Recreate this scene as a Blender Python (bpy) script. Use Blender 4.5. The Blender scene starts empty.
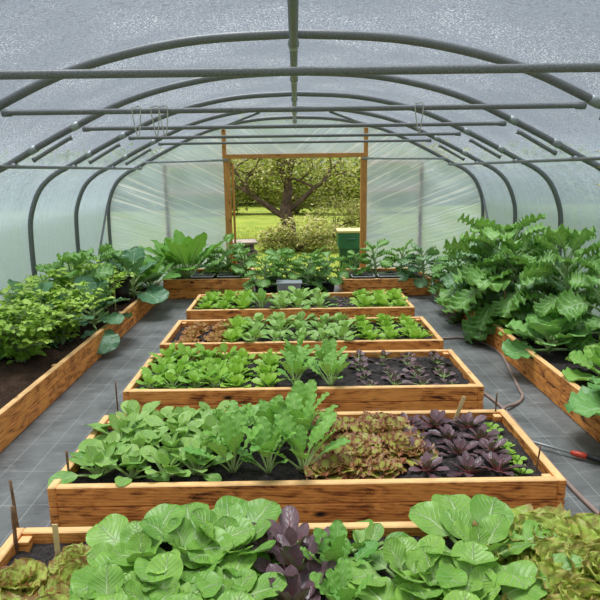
import bpy, bmesh, math, random
import numpy as np
from math import sin, cos, pi, radians
RND = random.Random(7)
sc = bpy.context.scene
COL = sc.collection

# ------------------------------------------------------------------ camera
def make_camera():
    yaw, p, r = radians(.27), radians(12.12), radians(.77)
    from mathutils import Matrix, Vector
    F = Vector((sin(yaw)*cos(p), cos(yaw)*cos(p), -sin(p)))
    R0 = Vector((cos(yaw), -sin(yaw), 0)); U0 = R0.cross(F)
    R = R0*cos(r)-U0*sin(r); U = U0*cos(r)+R0*sin(r)
    cd = bpy.data.cameras.new('camera'); cam = bpy.data.objects.new('camera', cd); COL.objects.link(cam)
    cd.sensor_fit = 'HORIZONTAL'; cd.sensor_width = 36; cd.lens = 36.0
    cd.clip_start = .05; cd.clip_end = 400
    m = Matrix(((R.x, U.x, -F.x, 0), (R.y, U.y, -F.y, 0), (R.z, U.z, -F.z, 1.67), (0, 0, 0, 1)))
    cam.matrix_world = m
    sc.camera = cam
make_camera()

# ------------------------------------------------------------------ node helpers
def new_mat(name):
    m = bpy.data.materials.new(name); m.use_nodes = True
    nt = m.node_tree; nt.nodes.clear()
    out = nt.nodes.new('ShaderNodeOutputMaterial')
    return m, nt, out
class G:
    """tiny node-graph writer"""
    def __init__(s, nt): s.nt = nt
    def n(s, t, **kw):
        nd = s.nt.nodes.new(t)
        for k, v in kw.items(): setattr(nd, k, v)
        return nd
    def put(s, sock, v):
        if hasattr(v, 'is_output'): s.nt.links.new(v, sock)
        elif v is not None:
            if sock.type == 'RGBA' and len(v) == 3: v = (*v, 1)
            sock.default_value = v
    def math(s, op, a, b=None, c=None, clamp=False):
        nd = s.n('ShaderNodeMath', operation=op); nd.use_clamp = clamp
        for i, v in enumerate((a, b, c)):
            if v is not None: s.put(nd.inputs[i], v)
        return nd.outputs[0]
    def mix(s, f, a, b, mode='MIX'):
        nd = s.n('ShaderNodeMix', data_type='RGBA', blend_type=mode)
        s.put(nd.inputs[0], f); s.put(nd.inputs[6], a); s.put(nd.inputs[7], b)
        return nd.outputs[2]
    def noise(s, vec, scale, detail=4, rough=.55, dist=0):
        nd = s.n('ShaderNodeTexNoise')
        if vec is not None: s.put(nd.inputs['Vector'], vec)
        nd.inputs['Scale'].default_value = scale; nd.inputs['Detail'].default_value = detail
        nd.inputs['Roughness'].default_value = rough; nd.inputs['Distortion'].default_value = dist
        return nd.outputs['Fac']
    def vor(s, vec, scale, out='Distance'):
        nd = s.n('ShaderNodeTexVoronoi'); s.put(nd.inputs['Vector'], vec); nd.inputs['Scale'].default_value = scale
        return nd.outputs[out]
    def ramp(s, f, stops):
        nd = s.n('ShaderNodeValToRGB'); cr = nd.color_ramp
        while len(cr.elements) < len(stops): cr.elements.new(.5)
        for e, (p, c) in zip(cr.elements, stops):
            e.position = p; e.color = (*c, 1) if len(c) == 3 else c
        s.put(nd.inputs[0], f); return nd.outputs[0]
    def rng(s, f, a, b, c=0, d=1):
        nd = s.n('ShaderNodeMapRange'); s.put(nd.inputs[0], f)
        for i, v in enumerate((a, b, c, d)): s.put(nd.inputs[i+1], v)
        return nd.outputs[0]
    def mapping(s, vec, scale=(1, 1, 1), rot=(0, 0, 0), loc=(0, 0, 0)):
        nd = s.n('ShaderNodeMapping'); s.put(nd.inputs[0], vec)
        s.put(nd.inputs[1], loc); nd.inputs[2].default_value = rot; nd.inputs[3].default_value = scale
        return nd.outputs[0]
    def obj(s): return s.n('ShaderNodeTexCoord').outputs['Object']
    def pos(s): return s.n('ShaderNodeNewGeometry').outputs['Position']
    def bump(s, h, strength=.5, dist=.01, nrm=None):
        nd = s.n('ShaderNodeBump'); nd.inputs['Strength'].default_value = strength; nd.inputs['Distance'].default_value = dist
        s.put(nd.inputs['Height'], h)
        return nd.outputs[0]
    def bsdf(s, color, rough=.6, metal=0, spec=.5, normal=None, coat=0):
        nd = s.n('ShaderNodeBsdfPrincipled')
        s.put(nd.inputs['Base Color'], color); s.put(nd.inputs['Roughness'], rough); s.put(nd.inputs['Metallic'], metal)
        nd.inputs['Specular IOR Level'].default_value = spec
        if normal is not None: s.put(nd.inputs['Normal'], normal)
        return nd.outputs[0]
    def mixsh(s, f, a, b):
        nd = s.n('ShaderNodeMixShader'); s.put(nd.inputs[0], f); s.put(nd.inputs[1], a); s.put(nd.inputs[2], b)
        return nd.outputs[0]

def plain(name, col, rough=.6, metal=0, spec=.5, var=.25, scale=12, bump=0):
    m, nt, out = new_mat(name); g = G(nt)
    nz = g.noise(g.obj(), scale, 5)
    c = g.mix(g.rng(nz, .3, .7), [x*(1-var) for x in col], [min(1, x*(1+var)) for x in col])
    nrm = g.bump(nz, bump, .01) if bump else None
    nt.links.new(g.bsdf(c, rough, metal, spec, nrm), out.inputs[0])
    return m

def leaf_mat(name, a, b, vein, edge=None, edge_lo=.45, nv=6, vw=.5, rough=.42, trans=.22, blotch=None, slope=.55, bump=.35):
    m, nt, out = new_mat(name); g = G(nt)
    uv = g.n('ShaderNodeUVMap'); sep = g.n('ShaderNodeSeparateXYZ'); nt.links.new(uv.outputs[0], sep.inputs[0])
    U, V = sep.outputs[0], sep.outputs[1]
    au = g.math('ABSOLUTE', g.math('MULTIPLY', g.math('SUBTRACT', U, .5), 2.0))
    tone = g.n('ShaderNodeAttribute', attribute_name='tone').outputs['Fac']
    o = g.obj()
    nz = g.noise(o, 22, 4)
    rnd = g.n('ShaderNodeObjectInfo').outputs['Random']
    f = g.math('ADD', g.math('MULTIPLY', nz, .5), g.math('ADD', g.math('MULTIPLY', tone, .6), g.math('MULTIPLY', rnd, .25)))
    c = g.mix(g.rng(f, .25, .95), a, b)
    if blotch:
        bn = g.noise(o, 34, 3)
        c = g.mix(g.math('MULTIPLY', g.rng(bn, .5, .62), .8), c, blotch)
    if edge:
        e = g.math('ADD', g.math('MULTIPLY', g.math('POWER', au, 1.6), .75), g.math('MULTIPLY', V, .5))
        e = g.math('ADD', e, g.math('MULTIPLY', g.math('SUBTRACT', nz, .5), 1.1))
        c = g.mix(g.rng(e, edge_lo, edge_lo+.5), c, edge)
    mid = g.rng(au, g.math('ADD', g.math('MULTIPLY', g.math('SUBTRACT', 1.0, V), .10), .03), .0, 0, 1)
    t = g.math('SUBTRACT', g.math('MULTIPLY', V, float(nv)), g.math('MULTIPLY', au, nv*slope*.6))
    t = g.math('ADD', t, g.math('MULTIPLY', g.math('GREATER_THAN', U, .5), .4))
    saw = g.math('ABSOLUTE', g.math('SUBTRACT', g.math('FRACT', t), .5))
    sv = g.math('MULTIPLY', g.rng(saw, .32, .5), g.math('SUBTRACT', 1.0, g.math('MULTIPLY', au, .85)))
    vv = g.math('MAXIMUM', mid, g.math('MULTIPLY', sv, .6))
    base = g.math('MULTIPLY', g.rng(V, .45, .0, 0, .75), g.math('SUBTRACT', 1.0, au))
    vv = g.math('MAXIMUM', vv, base)
    c = g.mix(g.math('MULTIPLY', vv, vw), c, vein)
    h = g.math('SUBTRACT', g.math('MULTIPLY', nz, .4), g.math('MULTIPLY', vv, 1.0))
    nrm = g.bump(h, bump, .007)
    pr = g.bsdf(c, rough, 0, .45, nrm)
    tr = g.n('ShaderNodeBsdfTranslucent'); g.put(tr.inputs[0], g.mix(.5, c, (.35, .6, .06) if not edge else c)); g.put(tr.inputs['Normal'], nrm)
    nt.links.new(g.mixsh(trans, pr, tr.outputs[0]), out.inputs[0])
    return m

def wood_mat(name, light, mid, dark, lo=.35, hi=.62, burn=1.0):
    m, nt, out = new_mat(name); g = G(nt)
    rnd = g.n('ShaderNodeObjectInfo').outputs['Random']
    off = g.n('ShaderNodeCombineXYZ'); g.put(off.inputs[0], g.math('MULTIPLY', rnd, 37.0)); g.put(off.inputs[2], g.math('MULTIPLY', rnd, 11.0))
    o = g.n('ShaderNodeVectorMath', operation='ADD'); g.put(o.inputs[0], g.obj()); g.put(o.inputs[1], off.outputs[0])
    o = o.outputs[0]
    big = g.noise(g.mapping(o, (3.6, 6, 13)), 1.25, 5, .62, 1.2)
    patch = g.noise(g.mapping(o, (9, 12, 16)), 1.0, 3, .5, .5)
    wv = g.n('ShaderNodeTexWave', wave_type='RINGS', rings_direction='Y'); g.put(wv.inputs['Vector'], g.mapping(o, (1.1, 3, 9)))
    wv.inputs['Scale'].default_value = 2.2; wv.inputs['Distortion'].default_value = 6; wv.inputs['Detail'].default_value = 3; wv.inputs['Detail Scale'].default_value = .8
    fine = g.noise(g.mapping(o, (7, 60, 80)), 1.5, 3)
    f = g.math('ADD', g.math('MULTIPLY', big, .85*burn), g.math('ADD', g.math('MULTIPLY', wv.outputs['Fac'], .07), g.math('ADD', g.math('MULTIPLY', fine, .12), g.math('MULTIPLY', patch, .18))))
    c = g.ramp(g.rng(f, lo, hi+.22), [(0, dark), (.22, mid), (.5, light), (1, [min(1, x*1.5) for x in light])])
    kn = g.vor(g.mapping(o, (3.2, 5, 7)), 1.0)
    c = g.mix(g.rng(kn, .15, .05), c, dark)
    nrm = g.bump(g.math('ADD', fine, g.math('MULTIPLY', wv.outputs['Fac'], .5)), .35, .004)
    nt.links.new(g.bsdf(c, .62, 0, .3, nrm), out.inputs[0])
    return m

M = {}
M['burnt'] = wood_mat('scorched larch', (.76, .30, .072), (.36, .115, .027), (.022, .011, .007), .42, .565)
M['sawn'] = wood_mat('pale sawn edge', (.62, .37, .16), (.46, .25, .10), (.20, .09, .035), .15, .45)
M['post_wood'] = wood_mat('door timber', (.46, .21, .055), (.36, .15, .035), (.16, .06, .02), .18, .5)
M['cane'] = plain('bamboo cane', (.20, .11, .055), .6, var=.4, scale=30)
M['stake'] = plain('wooden label', (.82, .62, .30), .6, var=.1)
M['green_cane'] = plain('pale cane', (.42, .40, .16), .6, var=.2)
M['black'] = plain('black plastic', (.012, .013, .016), .35)
M['grey_tub'] = plain('grey plastic', (.30, .33, .36), .45, var=.1)
M['bin'] = plain('green bin plastic', (.012, .085, .035), .4, var=.15)
M['bin_light'] = plain('green bin panel', (.02, .14, .055), .4, var=.15)
M['lid'] = plain('cream lid', (.55, .46, .18), .5, var=.1)
M['weathered'] = plain('weathered grey wood', (.22, .18, .15), .8, var=.5, scale=20)
M['hose'] = plain('hose rubber', (.30, .215, .185), .5, var=.15)
M['red'] = plain('red plastic', (.55, .06, .025), .4, var=.1)
M['rubber'] = plain('black grip', (.014, .015, .017), .45)
M['string'] = plain('pale string', (.5, .5, .45), .8)
M['terracotta'] = plain('rusty orange', (.42, .10, .03), .7)
M['white_rim'] = plain('white tray rim', (.62, .62, .60), .5)

def metal_mat():
    m, nt, out = new_mat('galvanised steel'); g = G(nt)
    o = g.pos(); nz = g.noise(o, 120, 3); n2 = g.noise(o, 4, 3)
    c = g.mix(g.rng(nz, .35, .65), (.125, .13, .138), (.22, .228, .238))
    c = g.mix(g.math('MULTIPLY', g.rng(n2, .5, .7), .4), c, (.15, .155, .15))
    nt.links.new(g.bsdf(c, .45, .25, .5), out.inputs[0]); return m
M['steel'] = metal_mat()
M['clamp'] = plain('clamp steel', (.34, .37, .38), .4, .3)

def soil_mat(name, a, b):
    m, nt, out = new_mat(name); g = G(nt)
    o = g.pos(); nz = g.noise(o, 55, 8, .7); v = g.vor(o, 90); lo = g.noise(o, 5, 3)
    c = g.mix(g.rng(nz, .35, .7), a, b)
    c = g.mix(g.math('MULTIPLY', g.rng(lo, .5, .7), .5), c, [x*1.5 for x in b])
    h = g.math('ADD', nz, g.math('MULTIPLY', v, .8))
    nt.links.new(g.bsdf(c, .92, 0, .2, g.bump(h, 1.0, .02)), out.inputs[0]); return m
M['soil'] = soil_mat('dark compost', (.024, .020, .020), (.095, .082, .078))
M['mulch'] = soil_mat('brown mulch', (.030, .016, .010), (.105, .058, .036))

def membrane_mat():
    m, nt, out = new_mat('woven weed membrane'); g = G(nt)
    p = g.pos(); sep = g.n('ShaderNodeSeparateXYZ'); nt.links.new(p, sep.inputs[0])
    def line(c, period, w, off):
        q = g.math('FRACT', g.math('DIVIDE', g.math('ADD', c, off), period))
        return g.math('LESS_THAN', q, w/period)
    ln = g.math('MAXIMUM', line(sep.outputs[0], .155, .0045, 50.06), line(sep.outputs[1], .36, .0045, 50.1))
    nz = g.noise(p, 3.5, 5, .6); sc_ = g.noise(g.mapping(p, (4, 14, 1)), 1.4, 6, .7); spk = g.noise(p, 120, 3)
    c = g.mix(g.rng(nz, .35, .7), (.090, .095, .094), (.19, .20, .198))
    c = g.mix(g.math('MULTIPLY', g.rng(spk, .52, .66), .30), c, (.21, .215, .21))
    c = g.mix(g.math('MULTIPLY', g.rng(sc_, .55, .70), .65), c, (.30, .29, .27))
    c = g.mix(g.math('MULTIPLY', g.rng(sc_, .40, .33), .7), c, (.018, .018, .018))
    c = g.mix(g.math('MULTIPLY', ln, .5), c, (.40, .41, .40))
    nt.links.new(g.bsdf(c, .55, 0, .4, g.bump(g.math('ADD', spk, sc_), .3, .004)), out.inputs[0]); return m
M['membrane'] = membrane_mat()

def film_mat(name, end=False):
    m, nt, out = new_mat(name); g = G(nt)
    p = g.pos(); sep = g.n('ShaderNodeSeparateXYZ'); nt.links.new(p, sep.inputs[0])
    X, Y, Z = sep.outputs
    if end:
        ax = g.math('ABSOLUTE', X)
        # pulled folds fanning down from the hoop to the door posts
        dx = g.math('ADD', ax, 3.3); dz = g.math('ADD', Z, .75)
        ang = g.math('ARCTAN2', dz, dx)
        cmb = g.n('ShaderNodeCombineXYZ')
        g.put(cmb.inputs[0], g.math('MULTIPLY', ang, 125.0)); g.put(cmb.inputs[1], g.math('MULTIPLY', ax, .55)); g.put(cmb.inputs[2], g.math('MULTIPLY', g.math('GREATER_THAN', X, 0.0), 9.0))
        st = g.noise(cmb.outputs[0], 1.0, 4, .6, .25)
        fold = g.rng(st, .545, .64)
        folds = g.math('MULTIPLY', fold, g.rng(Z, .55, 1.0, .03, 1))
        soft = g.noise(p, 1.6, 3)
        op = g.math('ADD', .78, g.math('MULTIPLY', g.math('SUBTRACT', soft, .5), .45))
        op = g.math('ADD', op, g.math('MULTIPLY', folds, .3), clamp=True)
        nrm = g.bump(st, .6, .03)
        col = g.mix(folds, (.78, .89, .98), (1.0, 1.0, 1.0))  # highlights on the denser folds are painted into the colour as white
        tint = (.84, .93, .92)
    else:
        sp = g.noise(p, 95, 3, .7); sp2 = g.noise(p, 14, 5, .65)
        streak = g.noise(g.mapping(p, (1.0, 16, .5)), 1.0, 4, .6, .25)
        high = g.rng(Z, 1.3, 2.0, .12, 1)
        patch = g.rng(g.noise(p, 1.3, 4), .4, .62)
        drops = g.math('MULTIPLY', g.math('MULTIPLY', g.rng(sp, .53, .62), high), g.math('ADD', .16, g.math('MULTIPLY', patch, .65)))
        op = g.math('ADD', g.rng(Z, 2.0, 1.15, .54, .97), g.math('MULTIPLY', g.math('SUBTRACT', sp2, .5), .35))
        op = g.math('ADD', op, g.math('MULTIPLY', g.math('SUBTRACT', streak, .5), g.rng(Z, 2.0, 1.5, .1, .35)))
        op = g.math('ADD', op, g.math('MULTIPLY', drops, .3), clamp=True)
        nrm = g.bump(g.math('ADD', sp, g.math('MULTIPLY', streak, 1.0)), .35, .01)
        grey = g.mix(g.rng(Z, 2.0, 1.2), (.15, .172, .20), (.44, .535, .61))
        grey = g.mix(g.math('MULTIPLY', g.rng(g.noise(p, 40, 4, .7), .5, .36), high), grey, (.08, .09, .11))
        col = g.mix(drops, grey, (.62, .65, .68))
        tint = (.87, .92, .95)
    tp = g.n('ShaderNodeBsdfTransparent'); g.put(tp.inputs[0], tint)
    tl = g.n('ShaderNodeBsdfTranslucent'); g.put(tl.inputs[0], col); g.put(tl.inputs['Normal'], nrm)
    df = g.bsdf(col, .35, 0, .5, nrm)
    milk = g.mixsh(.68 if end else .35, tl.outputs[0], df)
    nt.links.new(g.mixsh(op, tp.outputs[0], milk), out.inputs[0])
    return m
M['film'] = film_mat('polythene cover')
M['film_end'] = film_mat('polythene end sheet', True)

def lawn_mat():
    m, nt, out = new_mat('lawn'); g = G(nt)
    p = g.pos(); a = g.noise(p, 1.2, 5); b = g.noise(p, 30, 4)
    c = g.mix(g.rng(a, .35, .65), (.145, .20, .024), (.24, .27, .036))
    c = g.mix(g.math('MULTIPLY', g.rng(b, .4, .7), .5), c, (.10, .15, .018))
    nt.links.new(g.bsdf(c, .9, 0, .2, g.bump(b, .8, .05)), out.inputs[0]); return m
M['lawn'] = lawn_mat()
M['grass'] = leaf_mat('grass blades', (.16, .23, .03), (.33, .36, .055), (.35, .45, .1), vw=.1)
M['bark'] = plain('lichened bark', (.12, .075, .055), .9, var=.75, scale=9, bump=.8)

M['pak'] = leaf_mat('pak choi leaf', (.085, .27, .025), (.36, .61, .105), (.74, .86, .52), nv=8, vw=.85, bump=.8, rough=.36)
M['pak_mid'] = leaf_mat('small pak choi leaf', (.13, .34, .04), (.42, .64, .16), (.66, .80, .48), nv=6, vw=.8, bump=.7)
M['pale_stalk'] = leaf_mat('pale stalk', (.42, .62, .20), (.60, .75, .34), (.7, .8, .5), vw=.2, trans=.15)
M['mustard'] = leaf_mat('mustard leaf', (.11, .33, .045), (.33, .60, .12), (.55, .74, .36), nv=6, vw=.5)
M['lime'] = leaf_mat('lime lettuce leaf', (.22, .45, .03), (.44, .68, .10), (.55, .75, .25), nv=5, vw=.35, trans=.3)
M['salad'] = leaf_mat('salad leaf', (.17, .42, .035), (.38, .64, .09), (.50, .72, .25), nv=5, vw=.4, trans=.3)
M['oak'] = leaf_mat('red-edged lettuce leaf', (.34, .42, .05), (.56, .54, .11), (.62, .52, .26), edge=(.40, .17, .085), edge_lo=.38, nv=5, vw=.3, trans=.25, rough=.38)
M['butter'] = leaf_mat('speckled lettuce leaf', (.36, .50, .06), (.58, .66, .14), (.60, .62, .25), edge=(.34, .13, .05), edge_lo=.70, nv=5, vw=.3, trans=.3, blotch=(.34, .17, .06))
M['frill'] = leaf_mat('frilly lettuce leaf', (.34, .50, .05), (.60, .70, .14), (.62, .66, .28), edge=(.48, .30, .11), edge_lo=.85, nv=5, vw=.35, trans=.3, blotch=(.42, .36, .09))
M['brown'] = leaf_mat('brown lettuce leaf', (.38, .26, .05), (.50, .33, .07), (.5, .32, .15), edge=(.44, .18, .06), edge_lo=.35, nv=4, vw=.2)
M['purple'] = leaf_mat('dark red leaf', (.050, .026, .036), (.20, .115, .135), (.34, .14, .15), nv=5, vw=.5, rough=.3, trans=.1)
M['purple_core'] = leaf_mat('red stalk', (.22, .04, .06), (.34, .10, .10), (.4, .2, .15), vw=.2, trans=.1)
M['kale'] = leaf_mat('kale leaf', (.065, .22, .035), (.25, .48, .10), (.55, .70, .42), nv=6, vw=.85, trans=.2)
M['kale_blue'] = leaf_mat('blue kale leaf', (.075, .20, .07), (.26, .44, .20), (.50, .64, .44), nv=6, vw=.8, trans=.15)
M['cabbage'] = leaf_mat('cabbage leaf', (.08, .25, .06), (.27, .52, .14), (.50, .66, .40), nv=6, vw=.6, trans=.15)
M['cab_dark'] = leaf_mat('blue cabbage leaf', (.045, .16, .07), (.15, .32, .15), (.34, .48, .30), nv=6, vw=.55, trans=.12)
M['cab_lime'] = leaf_mat('spring cabbage leaf', (.13, .36, .05), (.36, .60, .13), (.60, .76, .38), nv=6, vw=.6, trans=.25)
M['horse'] = leaf_mat('tall bright leaf', (.07, .27, .03), (.22, .47, .07), (.42, .62, .22), nv=9, vw=.55, trans=.28)
M['bush'] = leaf_mat('bush leaf', (.17, .38, .025), (.50, .70, .11), (.5, .65, .2), nv=4, vw=.25, trans=.3)
M['kale_stem'] = plain('pale green stem', (.30, .42, .18), .6, var=.25)
M['petal'] = plain('yellow petal', (.70, .62, .10), .6, var=.15)
M['treeleaf'] = leaf_mat('tree leaf', (.17, .17, .035), (.40, .36, .085), (.4, .4, .1), vw=.1, trans=.35)
M['treeleaf_dark'] = leaf_mat('hedge leaf', (.07, .11, .02), (.22, .27, .05), (.3, .3, .1), vw=.1, trans=.3)
M['shrubleaf'] = leaf_mat('shrub leaf', (.19, .18, .045), (.46, .38, .12), (.4, .4, .1), vw=.1, trans=.3)

# ------------------------------------------------------------------ mesh accumulator
class Acc:
    def __init__(s): s.v = []; s.f = []; s.uv = []; s.t = []; s.n = 0
    def add(s, v, f, uv=None, tone=.5):
        v = np.asarray(v, float).reshape(-1, 3)
        s.v.append(v); s.f.extend(tuple(i+s.n for i in q) for q in f)
        s.uv.append(np.full((len(v), 2), .5) if uv is None else np.asarray(uv)); s.t.append(np.full(len(v), tone)); s.n += len(v)
    def mesh(s, name, mat, smooth=True):
        me = bpy.data.meshes.new(name)
        V = np.concatenate(s.v); me.from_pydata(V.tolist(), [], s.f)
        uvl = me.uv_layers.new(name='UVMap'); UV = np.concatenate(s.uv)
        idx = np.empty(len(me.loops), np.int32); me.loops.foreach_get('vertex_index', idx)
        uvl.data.foreach_set('uv', UV[idx].astype(np.float32).ravel())
        at = me.attributes.new('tone', 'FLOAT', 'POINT'); at.data.foreach_set('value', np.concatenate(s.t).astype(np.float32))
        if smooth: me.polygons.foreach_set('use_smooth', [True]*len(me.polygons))
        me.materials.append(mat); me.update(); return me

def tube(acc, pts, rad, sides=8, tone=.5, cap=True):
    P = np.asarray(pts, float); n = len(P); R = np.full(n, rad) if np.isscalar(rad) else np.asarray(rad, float)
    T = np.gradient(P, axis=0); T /= np.linalg.norm(T, axis=1)[:, None]+1e-12
    ref = np.array([0, 0, 1.]) if abs(T[0][2]) < .9 else np.array([1., 0, 0])
    a = np.cross(T[0], ref); a /= np.linalg.norm(a)
    V = []; uv = []
    for i in range(n):
        a = a-T[i]*(a@T[i]); a /= np.linalg.norm(a)+1e-12; b = np.cross(T[i], a)
        for k in range(sides):
            th = 2*pi*k/sides; V.append(P[i]+R[i]*(cos(th)*a+sin(th)*b)); uv.append((k/sides, i/(n-1)))
    F = [(i*sides+k, i*sides+(k+1) % sides, (i+1)*sides+(k+1) % sides, (i+1)*sides+k) for i in range(n-1) for k in range(sides)]
    if cap: F += [tuple(range(sides-1, -1, -1)), tuple((n-1)*sides+k for k in range(sides))]
    acc.add(V, F, uv, tone)

def smooth_path(pts, n=8):
    P = np.asarray(pts, float); Q = np.vstack([2*P[0]-P[1], P, 2*P[-1]-P[-2]]); out = []
    for i in range(1, len(Q)-2):
        for k in range(n):
            t = k/n
            out.append(.5*((2*Q[i])+(-Q[i-1]+Q[i+1])*t+(2*Q[i-1]-5*Q[i]+4*Q[i+1]-Q[i+2])*t*t+(-Q[i-1]+3*Q[i]-3*Q[i+1]+Q[i+2])*t**3))
    out.append(P[-1]); return np.array(out)

def box(acc, c, s, rz=0):
    x, y, z = [k/2 for k in s]
    V = np.array([(-x, -y, -z), (x, -y, -z), (x, y, -z), (-x, y, -z), (-x, -y, z), (x, -y, z), (x, y, z), (-x, y, z)])
    if rz: V = V @ np.array([[cos(rz), sin(rz), 0], [-sin(rz), cos(rz), 0], [0, 0, 1]])
    acc.add(V+np.array(c), [(3, 2, 1, 0), (4, 5, 6, 7), (0, 1, 5, 4), (1, 2, 6, 5), (2, 3, 7, 6), (3, 0, 4, 7)])

def link(o, parent=None):
    COL.objects.link(o)
    if parent: o.parent = parent
    return o
def tag(o, label=None, cat=None, group=None, kind=None):
    if label: o['label'] = label
    if cat: o['category'] = cat
    if group: o['group'] = group
    if kind: o['kind'] = kind
    return o
def obj(name, me, parent=None, loc=None, rot=None):
    o = bpy.data.objects.new(name, me); link(o, parent)
    if loc is not None: o.location = loc
    if rot is not None: o.rotation_euler = rot
    return o
def empty(name, loc=(0, 0, 0), rot=(0, 0, 0)):
    o = bpy.data.objects.new(name, None); o.empty_display_size = .1; link(o); o.location = loc; o.rotation_euler = rot; return o
def bevel_box(name, s, mats, bev=.004, topmat=None):
    bm = bmesh.new(); bmesh.ops.create_cube(bm, size=1)
    bmesh.ops.scale(bm, vec=s, verts=bm.verts)
    bmesh.ops.bevel(bm, geom=bm.edges[:], offset=bev, segments=1, affect='EDGES')
    for f in bm.faces:
        if topmat is not None and f.normal.z > .5: f.material_index = topmat
    me = bpy.data.meshes.new(name); bm.to_mesh(me); bm.free()
    for m in mats: me.materials.append(m)
    return me

# ------------------------------------------------------------------ leaves
def leaf(blade, stalk, rng, base, yaw, L, W, e0, e1, vp=.3, peak=.55, sharp=.65, cup=.25, ruf=.0, rf=3, lobes=0, depth=0, nu=6, nv=9, roll=0, tone=.5, pw=.008, k=1.2, kink=0):
    N = nv+7
    s = np.linspace(0, 1, N)
    e = e0+(e1-e0)*s**k
    yw = yaw+kink*s
    d = np.stack([np.cos(e)*np.cos(yw), np.cos(e)*np.sin(yw), np.sin(e)], 1)
    P = np.vstack([np.zeros(3), np.cumsum((d[1:]+d[:-1])/2*(L/(N-1)), 0)])+np.array(base)
    lat = np.stack([-np.sin(yw), np.cos(yw), np.zeros(N)], 1)
    nrm = np.cross(d, lat)
    if roll:
        lat, nrm = lat*cos(roll)+nrm*sin(roll), nrm*cos(roll)-lat*sin(roll)
    def at(A, q):
        return np.stack([np.interp(q, s, A[:, i]) for i in range(3)], 1)
    v = np.linspace(0, 1, nv+1); q = vp+(1-vp)*v
    a = math.log(.5)/math.log(peak)
    hw = W/2*np.maximum(np.sin(pi*np.clip(v, .0, 1)**a), 0)**sharp
    hw[0] = max(hw[0], pw*.5)
    if lobes:
        hw = hw*(1-depth*(.5-.5*np.cos(2*pi*lobes*v+rng.random()))*np.clip(1.25-v, 0, 1))
        hw[0] = pw*.5
    u = np.linspace(-1, 1, nu+1)
    C, LA, NO, D = at(P, q), at(lat, q), at(nrm, q), at(d, q)
    ph = rng.random()*6.28; ph2 = rng.random()*6.28
    Ugrid, Vg = np.meshgrid(u, v)
    off = cup*hw[:, None]*Ugrid**2
    if ruf:
        rr = np.where(Ugrid > 0, np.sin(2*pi*rf*Vg+ph), np.sin(2*pi*rf*Vg*1.13+ph2))
        off = off+ruf*W*rr*np.abs(Ugrid)**1.6
    off = off+W*.02*np.sin(9*Ugrid+14*Vg+ph)
    swept = .10*W*np.abs(Ugrid)*(1-Vg)*(1 if lobes == 0 else 2.0)
    pts = C[:, None]+LA[:, None]*(hw[:, None]*Ugrid)[..., None]+NO[:, None]*off[..., None]+D[:, None]*swept[..., None]
    w = nu+1
    F = [(i*w+j, i*w+j+1, (i+1)*w+j+1, (i+1)*w+j) for i in range(nv) for j in range(nu)]
    blade.add(pts.reshape(-1, 3), F, np.stack([Ugrid*.5+.5, Vg], -1).reshape(-1, 2), tone)
    if stalk is not None:
        qq = np.linspace(0, vp+(1-vp)*.72, 7)
        PP = at(P, qq)-at(nrm, qq)*pw*.25
        rr = pw*np.array([1.25, 1.0, .85, .7, .5, .32, .15])
        tube(stalk, PP, rr, 6, tone, True)

def rosette(rng, mats, n, L, W, e_out, e_in, bend, name, vp=.3, stalkmat=None, zc=0.0, rz=.012, jit=.18, stem=0, sizes=(1.0, .55), **kw):
    """n leaves round a crown; the oldest are outermost and longest"""
    blade, stalk = Acc(), Acc() if stalkmat else None
    ga = 2.39996; y0 = rng.random()*6.28
    for i in range(n):
        t = i/max(1, n-1)
        e = e_out+(e_in-e_out)*t+rng.uniform(-1, 1)*jit*.6
        sc_ = (sizes[0]+(sizes[1]-sizes[0])*t)*rng.uniform(1-jit, 1+jit)
        yw = y0+i*ga+rng.uniform(-.25, .25)
        zb = zc+stem*t
        b = (cos(yw)*rz*(1-t), sin(yw)*rz*(1-t), zb)
        leaf(blade, stalk, rng, b, yw, L*sc_, W*sc_, e, e-bend*(1-.45*t)*rng.uniform(.6, 1.3), vp=vp, tone=min(1, max(0, .2+.6*t+rng.uniform(-.25, .25))), roll=rng.uniform(-.25, .25), **kw)
    if stem and stalk is not None:
        tube(stalk, [(0, 0, -.03), (.01, 0, zc+stem*.5), (0, .01, zc+stem)], [.018, .016, .010], 8)
    out = [('leaves', blade.mesh(name+' leaves', mats))]
    if stalk is not None: out.append(('stalks', stalk.mesh(name+' stalks', stalkmat)))
    return out

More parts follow.
